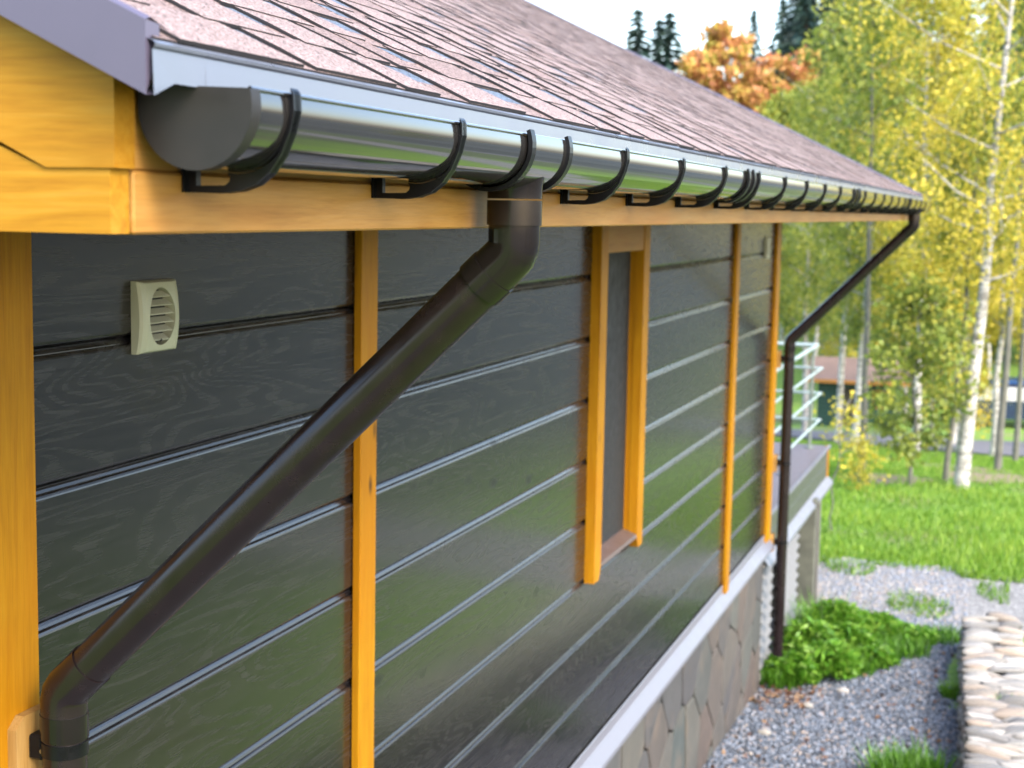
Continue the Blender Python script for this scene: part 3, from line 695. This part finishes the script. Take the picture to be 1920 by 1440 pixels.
# ------------------------------------------------------------------ gravel, litter, grass, weeds
def pebbles(name, n, xr, yr, smin, smax, mat, zoff, tint=None):
    oc = np.array([[1,0,0],[-1,0,0],[0,1,0],[0,-1,0],[0,0,1],[0,0,-1]], float)
    tri = np.array([[0,2,4],[2,1,4],[1,3,4],[3,0,4],[2,0,5],[1,2,5],[3,1,5],[0,3,5]])
    x = RNG.uniform(*xr, n); y = RNG.uniform(*yr, n); keep = x < wall_x(y)+.02; x, y = x[keep], y[keep]; n = len(x)
    z = tz(x, y)+zoff; s = smin+(smax-smin)*RNG.random(n)**2
    R = RNG.normal(size=(n, 3, 3)); Q = np.linalg.qr(R)[0]
    sc = s[:, None]*RNG.uniform(.55, 1.2, (n, 3)); v = oc[None]*sc[:, None, :]; v = v*RNG.uniform(.75, 1.2, v.shape)
    v = np.einsum('nij,nkj->nki', Q, v); v[:, :, 2] *= .7; v += np.stack([x, y, z], 1)[:, None]
    me = bpy.data.meshes.new(name); me.vertices.add(6*n); me.vertices.foreach_set('co', v.astype(np.float32).ravel())
    idx = (np.arange(n)[:, None, None]*6+tri[None]).ravel(); me.loops.add(len(idx)); me.loops.foreach_set('vertex_index', idx.astype(np.int32))
    me.polygons.add(8*n); me.polygons.foreach_set('loop_start', np.arange(0, 24*n, 3, dtype=np.int32)); me.polygons.foreach_set('loop_total', np.full(8*n, 3, dtype=np.int32))
    at = me.attributes.new('tint', 'FLOAT', 'POINT'); at.data.foreach_set('value', np.repeat(RNG.random(n)**1.1 if tint is None else tint(n), 6).astype(np.float32))
    me.materials.append(mat); me.update(calc_edges=True); o = put(name, me); o['kind'] = 'stuff'; return o
g = pebbles('gravel', 30000, (-.02, 2.0), (10.2, 17.4), .010, .028, M['pebble'], .018); g['label'] = 'blue-grey crushed gravel along the plinth'
g = pebbles('pale_gravel', 9000, (-1.5, 3.0), (17.0, 20.2), .012, .03, M['pebble'], .022, lambda n: .6+.42*RNG.random(n)); g['label'] = 'pale gravel on the track crossing before the lawn'
for k in range(3):
    x, y = [(.28, 12.55), (.75, 14.25), (.5, 13.6)][k]
    o = put('loose_stone', random.choice(SV), None, (x, y, float(tz(x, y))+.03)); o.scale = (.055, .04, .03)
    tag(o, ['pale rounded stone on the gravel hard by the plinth', 'whitish flat stone on the gravel in front of the weeds', 'small pale stone among the blue-grey gravel'][k], 'stone')
n = 420; x = RNG.uniform(0, 1.9, n); y = RNG.uniform(10.5, 17, n); x[:150] = RNG.uniform(0, .5, 150); y[:150] = RNG.uniform(13.4, 14.3, 150)
U = rdir(n, .3)*.03; V = np.cross(U, rdir(n))*.7
o = put('fallen_leaves', cards('fallen_leaves', np.stack([x, y, tz(x, y)+.045], 1), U, V, RNG.random(n), M['leaflit'])); o['kind'] = 'stuff'; o['label'] = 'brown fallen leaves scattered over the gravel'
def blades(x, y, h, lean, w, mat, name, tint):
    n = len(x); d = RNG.uniform(0, 2*math.pi, n); L = np.stack([np.cos(d), np.sin(d), np.zeros(n)], 1)
    top = np.stack([x, y, tz(x, y)], 1)+L*(lean*h)[:, None]; top[:, 2] += h
    base = np.stack([x, y, tz(x, y)-.02], 1); ctr = (top+base)/2; U = (top-base)/2
    V = np.stack([-np.sin(d), np.cos(d), np.zeros(n)], 1)*w[:, None] if hasattr(w, '__len__') else np.stack([-np.sin(d), np.cos(d), np.zeros(n)], 1)*w
    return put(name, cards(name, ctr, U, V, tint, mat))
SOIL = [(1.75, 31.8, 1.0, 1.6), (-.1, 29.8, .8, .9), (.9, 34.5, 1.3, 1.2)]
for k, (cx, cy, ra, rb) in enumerate(SOIL):
    mb = MB(); pv = [(cx, cy, float(tz(cx, cy))+.012)]
    for q in range(28):
        t = 2*math.pi*q/28; f = 1+.14*math.sin(3*t+k)+.09*math.sin(7*t); x_, y_ = cx+ra*f*math.cos(t), cy+rb*f*math.sin(t); pv.append((x_, y_, float(tz(x_, y_))+.012))
    mb.add(pv, [(0, 1+q, 1+(q+1) % 28) for q in range(28)], 0, True); struct(mb.build('bare_soil', M['soil'], recalc=False))
n = 70000; y = 19.6+26*RNG.random(n)**1.5; x = -5.0+RNG.random(n)*8.5
edge = 19.75+.35*np.sin(x*2.3)+.25*np.sin(x*5.1+1); k = y > edge
for cx, cy, ra, rb in SOIL: k &= (((x-cx)/ra)**2+((y-cy)/rb)**2 > 1) | (RNG.random(n) < .2)
x, y = x[k], y[k]; n = len(x)
clump = .5+.5*np.sin(x*1.7+np.sin(y*1.1)*2)*np.sin(y*.9+x*.6)
bl = blades(x, y, (.04+.10*RNG.random(n))*(.6+.8*clump), RNG.uniform(.1, .7, n), .007+.006*RNG.random(n), M['grass'], 'lawn_grass', RNG.random(n)*.55+.25*clump); bl['kind'] = 'stuff'; bl['label'] = 'bright green lawn grass beyond the gravel'
n = 5000; x = RNG.uniform(-.2, 2.2, n); y = RNG.uniform(16.3, 19.9, n); k = (np.sin(x*3.1+1)*np.sin(y*2.3+x) > .35); x, y = x[k], y[k]; n = len(x)
bl = blades(x, y, .04+.08*RNG.random(n), RNG.uniform(.1, .7, n), .007+.006*RNG.random(n), M['grass'], 'track_grass', RNG.random(n)*.7); bl['kind'] = 'stuff'; bl['label'] = 'patchy short grass growing through the gravel track'
def weed(cx, cy, r, h, nl, label, broad=1.0, group=None):
    t = thing('weed_clump', label, 'weeds', (cx, cy, float(tz(cx, cy))), 0, group)
    a = RNG.uniform(0, 2*math.pi, nl); rr = r*np.sqrt(RNG.random(nl)); hh = h*(.35+.65*RNG.random(nl))*(1-.5*(rr/r)**2)
    c = np.stack([rr*np.cos(a), rr*np.sin(a), hh], 1)
    out = np.stack([np.cos(a), np.sin(a), RNG.uniform(-.5, .8, nl)], 1)+RNG.normal(size=(nl, 3))*.35; out /= np.linalg.norm(out, axis=1)[:, None]
    L = (.018+.06*RNG.random(nl)**1.6)[:, None]; U = out*L; V = np.cross(out, rdir(nl)); V /= np.linalg.norm(V, axis=1)[:, None]; V = V*L*(.42*broad)
    put('foliage', cards('foliage', c, U, V, RNG.random(nl), M['weed']), t)
    mb = MB()
    for k in range(0, nl, max(1, nl//40)):
        mb.tube([(c[k][0]*.3, c[k][1]*.3, -.02), (c[k][0]*.7, c[k][1]*.7, c[k][2]*.6), tuple(c[k])], [.005, .004, .002], 4, caps=False)
    mb.build('stem', M['weed'], t)
WG = 'bright weeds round the downpipe foot'
for (cx, cy, r, h, nl, lb) in ((.22, 14.45, .30, .28, 700, 'green weed clump touching the plinth corner under the downpipe end'), (.52, 14.75, .33, .36, 900, 'broad bright weed clump right beside the downpipe foot, next to the whitish stone'),
        (.30, 15.3, .36, .42, 900, 'tall green weed clump close against the ribbed pale sheet'), (.62, 15.6, .32, .34, 800, 'bright leafy weed clump in the middle of the weed patch'), (.95, 15.3, .22, .22, 380, 'low weed clump reaching out onto the blue-grey gravel'),
        (.45, 16.2, .38, .42, 900, 'tall weed clump in front of the concrete deck pier'), (.85, 16.4, .32, .28, 600, 'weed clump on the edge of the pale gravel track'), (1.25, 16.35, .25, .18, 380, 'lowest weed clump, out towards the dry stone wall')):
    weed(cx, cy, r, h, int(nl*1.9), lb, 1.0, WG)
def tuft(cx, cy, r, h, n, label):
    a = RNG.uniform(0, 2*math.pi, n); rr = r*np.sqrt(RNG.random(n)); x = cx+rr*np.cos(a); y = cy+rr*np.sin(a)
    o = blades(x, y, h*(.4+.6*RNG.random(n)), RNG.uniform(.2, 1.1, n), .006+.004*RNG.random(n), M['weed'], 'grass_tuft', RNG.random(n)*.7)
    tag(o, label, 'grass')
tuft(1.52, 11.75, .27, .30, 900, 'lush green grass tuft between gravel and dry stone wall')
tuft(1.78, 14.5, .14, .16, 260, 'small pale grass tuft at the foot of the dry stone wall')
for cx, cy, rr_, hh, nn, lb in ((.15, 14.3, .22, .22, 500, 'wispy grass at the plinth corner below the downpipe'), (.7, 15.0, .28, .24, 600, 'loose bright grass between the weed clumps and the gravel'), (1.1, 15.9, .35, .20, 700, 'loose grass spreading from the weeds onto the gravel'), (.35, 16.0, .3, .5, 420, 'tall grass blades standing above the weeds by the concrete pier'), (1.55, 16.6, .3, .14, 500, 'short grass between the weeds and the end of the stone wall')):
    tuft(cx, cy, rr_, hh, nn, lb)
tuft(2.25, 13.2, .12, .14, 260, 'little grass tuft growing out of the stone wall top')

# ------------------------------------------------------------------ trees
def wob(p0, p1, n, amp):
    p0, p1 = Vector(p0), Vector(p1); out = []
    ox = oy = 0
    for k in range(n+1):
        t = k/n; ox += random.uniform(-amp, amp); oy += random.uniform(-amp, amp)
        out.append(p0.lerp(p1, t)+Vector((ox*min(1, t*3), oy*min(1, t*3), 0)))
    return out
def broad_tree(H, r0, crown_r, z_low, nl, leaf, droop, limbs=22, trunk=None, lsz=(.05, .10), twig=7):
    """trunk with limbs and drooping twigs, leaves gathered along the twigs; returns meshes of trunk and crown at origin"""
    mb = MB(); pts = trunk or wob((0, 0, -.3), (random.uniform(-.4, .4), random.uniform(-.4, .4), H), 9, .10)
    rad = [max(.012, r0*(1-.93*(k/(len(pts)-1))**.9)) for k in range(len(pts))]; mb.tube(pts, rad, 9)
    ctr = []; cl = []
    for k in range(limbs):
        t = z_low+(1-z_low)*((k+.5)/limbs)**.9*.97; f = t*(len(pts)-1); i = min(int(f), len(pts)-2); p = Vector(pts[i]).lerp(Vector(pts[i+1]), f-i)
        a = k*2.4+random.uniform(-.5, .5); prof = math.sin(math.pi*min(1, (t-z_low)/(1-z_low)*.80+.16))
        L = crown_r*prof*random.uniform(.65, 1.1)
        e = p+Vector((math.cos(a)*L, math.sin(a)*L, L*random.uniform(.35, .8))); m = p.lerp(e, .5)+Vector((0, 0, -L*.06))
        rr = rad[i]*.36+.006; mb.tube([p, m, e], [rr, rr*.65, .006], 5, caps=False)
        for q in range(twig):
            s = random.uniform(.25, 1.05); b = p.lerp(e, s)+Vector((random.uniform(-.2, .2), random.uniform(-.2, .2), 0))*L*.8
            dl = droop*random.uniform(.4, 1.3); d = Vector((math.cos(a)*.35+random.uniform(-.5, .5), math.sin(a)*.35+random.uniform(-.5, .5), -1 if droop > .4 else random.uniform(-.3, .8)))*dl
            if q < 3: mb.tube([p.lerp(e, min(1, s)), b, b+d], [.008, .006, .003], 3, caps=False)
            ctr.append((b, d)); cl.append(random.random())
    ctr_a = np.array([list(b)+list(d) for b, d in ctr]); ids = RNG.integers(0, len(ctr), nl); s = RNG.random(nl)[:, None]
    spread = .10+.05*droop+.03*crown_r
    c = ctr_a[ids, :3]+ctr_a[ids, 3:]*s+RNG.normal(size=(nl, 3))*spread*np.array([1, 1, .9])
    sz = RNG.uniform(*lsz, nl)[:, None]; U = rdir(nl); U[:, 2] -= .5; U /= np.linalg.norm(U, axis=1)[:, None]; V = np.cross(U, rdir(nl)); V /= np.linalg.norm(V, axis=1)[:, None]+1e-9
    tint = .55*np.array(cl)[ids]+.45*RNG.random(nl)
    return mb, cards('crown', c, U*sz, V*sz*.75, tint, leaf)
def spruce(H, r, nl=5000):
    mb = MB(); mb.tube([(0, 0, -.3), (0, 0, H*.5), (0, 0, H)], [.02*H, .012*H, .01], 7)
    tiers = int(H*2.2); C = []; Us = []; Vs = []
    per = nl//tiers
    for k in range(tiers):
        t = k/tiers; z = H*(.10+.90*t); R = r*(1-t)**.85*random.uniform(.82, 1.12)+.06; nb = max(5, int(13*(1-t)+4)); off = random.random()*6
        m = max(30, int(per*(1.6*(1-t)+.3))); b = RNG.integers(0, nb, m); a = off+b*2*math.pi/nb+RNG.normal(size=m)*.10; s = RNG.random(m)**.7; rr = R*s*(1+.18*np.sin(b*5.3+k))
        C.append(np.stack([rr*np.cos(a), rr*np.sin(a), z-.38*rr-.05+RNG.normal(size=m)*.05], 1))
        d = np.stack([np.cos(a), np.sin(a), -.5+RNG.normal(size=m)*.3], 1); L = (.10+.10*RNG.random(m))[:, None]*(.6+H/14)
        Us.append(d*L); w = np.cross(d, rdir(m)); w /= np.linalg.norm(w, axis=1)[:, None]; Vs.append(w*L*.30)
    C = np.concatenate(C); U = np.concatenate(Us); V = np.concatenate(Vs)
    return mb, cards('crown', C, U, V, RNG.random(len(C)), M['spruce'])
class Kind:
    def __init__(s, geo, bark, name): s.t = geo[0].mesh('trunk', bark); s.c = geo[1]; s.name = name
def plant(kind, x, y, label, cat='tree', group=None, sc=1.0, rz_=None, szz=None):
    t = thing(kind.name, label, cat, (x, y, float(tz(x, y))), random.uniform(0, 6.28) if rz_ is None else rz_, group)
    t.scale = (sc, sc, szz or sc*random.uniform(.93, 1.07)); put('trunk', kind.t, t); put('crown', kind.c, t); return t
def V_(*a): return [Vector(p) for p in a]
# the white birch standing on the lawn: trunk shape of its own
big = Kind(broad_tree(13, .155, 2.3,   .36, 15000, M['birch_y'], .8, 34, V_((0,0,-.3), (.05,0,.8), (.12,0,2), (.22,0,3.4), (.27,0,4.6), (.24,0,5.4), (.34,0,7), (.46,0,9), (.6,.1,11), (.7,.1,13)), (.030, .055)), M['bark'], 'birch_tree')
BK = [Kind(broad_tree(random.uniform(11, 14), .12, 2.1, .30, 13000, M['birch_y' if k % 2 == 0 else 'birch_g'], .75, 28, None, (.038, .07)), M['bark'], 'birch_tree') for k in range(4)]
FK = [Kind(broad_tree(random.uniform(12, 15), .15, 2.8, .14, 11000, M[('birch_g', 'birch_y', 'birch_g')[k]], .8, 28, None, (.08, .15)), M['bark'], 'birch_tree') for k in range(3)]
MK = Kind(broad_tree(12, .16, 2.7, .12, 5200, M['maple'], .3, 26, None, (.11, .19)), M['bark_d'], 'maple_tree')
SK = [Kind(spruce(16, 2.6, 6000), M['bark_d'], 'spruce_tree'), Kind(spruce(19, 3.0, 7000), M['bark_d'], 'spruce_tree')]
TH = Kind(broad_tree(10, .085, 1.2, .55, 1800, M['birch_g'], .7, 14, None, (.05, .09)), M['bark_g'], 'young_birch')
BU = Kind(broad_tree(3.6, .05, 1.0, .18, 3400, M['birch_g'], .35, 22, None, (.04, .075)), M['bark_g'], 'small_tree')
SH = Kind(broad_tree(1.5, .02, .5, .1, 900, M['birch_y'], .25, 12, None, (.03, .06)), M['bark_g'], 'shrub')
SP = Kind(broad_tree(2.0, .012, .30, .55, 150, M['birch_y'], .2, 8, None, (.03, .05)), M['bark_g'], 'sapling')
plant(big, 1.25, 29.0, 'tall birch with thick white trunk standing on the lawn', rz_=0, sc=1.0, szz=1.0)
plant(BU, .35, 28.8, 'small bushy yellow-green tree on a thin stem on the lawn', sc=1.0)
plant(SH, -.45, 27.6, 'low yellow-green shrub on the lawn near the deck', 'shrub', sc=.62)
plant(SP, -.25, 22.0, 'thin sapling with yellow and pinkish leaves just past the deck corner', 'sapling', sc=1.0)
for x, y, s, lb in ((-.75, 31.2, 1.0, 'slim grey trunk rising in front of the green cabin'), (1.84, 34.9, 1.1, 'slim grey trunk standing before the parked van'), (2.2, 42.6, 1.1, 'thin dark trunk at the road edge before the van'), (.93, 29.8, .8, 'thin bare stem close to the thick white birch')):
    plant(TH, x, y, lb, sc=s)
# nearer belt of birches
NB = 'yellow birches beyond the lawn'
for x, y, k, s in ((-.15, 38.5, 0, 1.0), (1.6, 46, 2, 1.0), (-1.9, 41, 1, .95), (-3.0, 47, 3, 1.0), (.2, 52, 2, 1.0), (2.6, 53, 0, 1.05), (-4.6, 51.5, 1, .95), (-2.2, 64.5, 0, 1.05), (1.0, 68.5, 2, 1.0), (3.4, 39, 0, 1.0), (-5.8, 62, 3, 1.0)):
    plant(BK[k], x, y, 'white-stemmed birch in autumn leaf between lawn and wooded hill', 'tree', NB, s)
LB = Kind(broad_tree(9, .075, 1.7, .13, 9000, M['birch_y'], .6, 28, None, (.035, .065)), M['bark'], 'birch_tree')
for x, y, s in ((.55, 47.5, 1.0), (-.6, 55, .9), (-2.9, 68, 1.2), (2.6, 73, 1.2), (-4.9, 66, 1.1)):
    plant(LB, x, y, 'bushy yellow birch leafing almost down to the ground near the road', 'tree', 'low-crowned birches by the road', s)
HG = 'trees covering the hillside'
cnt = 0
for j, yy in enumerate((74, 82, 90, 99, 109, 121)):
    xl = -.33*yy*.62-1.5; xr = 6
    nn = int((xr-xl)/3.1)
    for i in range(nn):
        x = xl+(xr-xl)*(i+random.uniform(.1, .9))/nn; k = random.choice((0, 1, 2))
        if j == 0 and x < -8: continue
        if x < -11.5 and j < 6: continue
        plant(FK[k], x, yy+random.uniform(-3, 3), 'yellow-green birch on the wooded hillside', 'tree', HG, random.uniform(.85, 1.1)*(.9 if x < -10 else 1.0))
for x, y, s in ((-17.8, 93, 1.22), (-15.6, 95, 1.36), (-16.6, 90, 1.1), (-13.6, 93, 1.22), (-18.6, 96, 1.1), (-12.2, 97, 1.15)):
    plant(MK, x, y, 'red and orange autumn tree rising above the shingled roof', 'tree', 'red autumn trees above the roof', s)
plant(MK, -3.8, 84, 'rust-orange tree among the yellow birches', 'tree', None, .8)
for x, y, k, s in ((-26.0, 112, 0, 1.02), (-23.6, 112, 0, 1.04), (-24.6, 113, 0, .92)):
    tt = plant(SK[k], x, y, 'small distant spruce standing clear against the white sky', 'tree', 'distant spruces above the roof', s); tt.scale.x *= 1.5; tt.scale.y *= 1.5
for x, y, k, s in ((-14.6, 118, 1, 1.0), (-12.5, 116, 0, 1.15), (-10.2, 120, 1, 1.1), (-17.5, 126, 0, 1.0), (-7.0, 124, 1, 1.2), (-3.6, 122, 0, 1.3), (-.5, 126, 1, 1.1), (1.2, 112, 1, 1.0), (2.2, 90, 0, .95), (-20.5, 130, 0, .9), (4, 128, 1, 1.2), (-12.6, 105, 0, 1.25), (-11.0, 107, 1, 1.15), (-13.8, 110, 1, 1.05), (-9.4, 103, 0, 1.3), (1.3, 80, 1, 1.0), (.2, 86, 0, 1.2)):
    plant(SK[k], x, y, 'dark spruce towering behind the yellow birches', 'tree', 'dark spruces at the back of the wood', s)
# trees on the slope to the right of the path (out of view, seen mirrored in the gutter)
for x, y, k in ((48, -10, 1), (55, 6, 0), (52, 16, 3), (60, 28, 2), (50, 40, 1), (47, 58, 3), (44, 74, 2), (36, 86, 1)):
    plant(BK[k], x, y, 'birch on the grassy slope to the right of the path', 'tree', 'birches on the slope', 1.0)

# ------------------------------------------------------------------ cabin, van, bollard
cab = thing('green_cabin', 'small dark green cabin with low brown roof behind the birches', 'cabin', (-3.6, 59, float(tz(-3.6, 59))), .05)
mb = MB(); mb.box(-1.5, 1.5, 0, 2.6, -.3, 1.75); w = mb.build('wall', M['cab_green'], cab)
for k in range(9):
    mb = MB(); mb.cbox(-1.52, 1.52, -.03, .0, .0+k*.19, .182+k*.19, .006); mb.build('plank', M['cab_green'], w)
mb = MB(); mb.prism([(-.45, 1.72), (1.3, 2.45), (3.05, 1.72), (3.05, 1.80), (1.3, 2.55), (-.45, 1.80)], -1.95, 1.95, axis='x'); mb.build('roof', M['cab_roof'], cab)
mb = MB(); mb.box(-1.97, 1.97, -.49, -.455, 1.70, 1.83); mb.build('fascia', M['orange'], cab)
mb = MB(); mb.box(.55, 1.1, -.05, -.031, .75, 1.45); wd = mb.build('window', M['orange'], cab)
mb = MB(); mb.box(.61, 1.04, -.058, -.051, .81, 1.39); mb.build('pane', M['vanglass'], wd)
mb = MB(); mb.box(-.6, .2, -.05, -.031, .0, 1.5); mb.build('door', M['bark_d'], cab)

van = thing('parked_van', 'dark blue van with bright blue roof parked on the far road', 'van', (2.15, 62.6, float(tz(2.15, 62.6))+.05), .12)
side = [(-2.1, .35), (-2.1, .95), (-1.75, 1.12), (-1.15, 1.66), (-.9, 1.74), (1.9, 1.74), (2.1, 1.55), (2.1, .35)]
mb = MB(); mb.prism(side[:], -.85, .85); mb.build('body', M['van'], van)
mb = MB(); mb.prism([(-1.13, 1.69), (-.9, 1.765), (1.88, 1.765), (2.02, 1.65), (1.9, 1.85), (-.8, 1.85)], -.80, .80); mb.build('roof', M['vanblue'], van)
for a, b, m in ((-1.45, -.75, 'white'), (-.68, .2, 'white'), (.3, 1.1, 'vanglass'), (1.2, 1.95, 'vanglass')):  # first two panes are plain white to hold the glare on the glass
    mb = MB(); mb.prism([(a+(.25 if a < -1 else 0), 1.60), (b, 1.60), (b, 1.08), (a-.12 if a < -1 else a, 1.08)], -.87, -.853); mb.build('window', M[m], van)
for x in (-1.35, 1.35):
    for s in (-1, 1):
        mb = MB(); mb.tube([(x, s*.70, .33), (x, s*.87, .33)], .33, 22); wh = mb.build('wheel', M['rubber'], van)
        mb = MB(); mb.tube([(x, s*.865, .33), (x, s*.88, .33)], .19, 16); mb.build('rim', M['zinc'], wh)
mb = MB(); mb.box(-2.13, -2.095, -.7, -.4, .7, .88); mb.build('headlight', M['white'], van)
mb = MB(); mb.box(-2.15, -2.09, -.86, .86, .33, .5); mb.build('bumper', M['rubber'], van)
bl = thing('path_bollard', 'short dark bollard light beside the white birch', 'bollard', (1.1, 40.8, float(tz(1.1, 40.8))))
mb = MB(); mb.tube([(0, 0, -.1), (0, 0, .62)], .05, 12); mb.build('post', M['bracket'], bl)
mb = MB(); mb.tube([(0, 0, .62), (0, 0, .72), (0, 0, .75)], [.065, .065, .03], 12); mb.build('head', M['bracket'], bl)
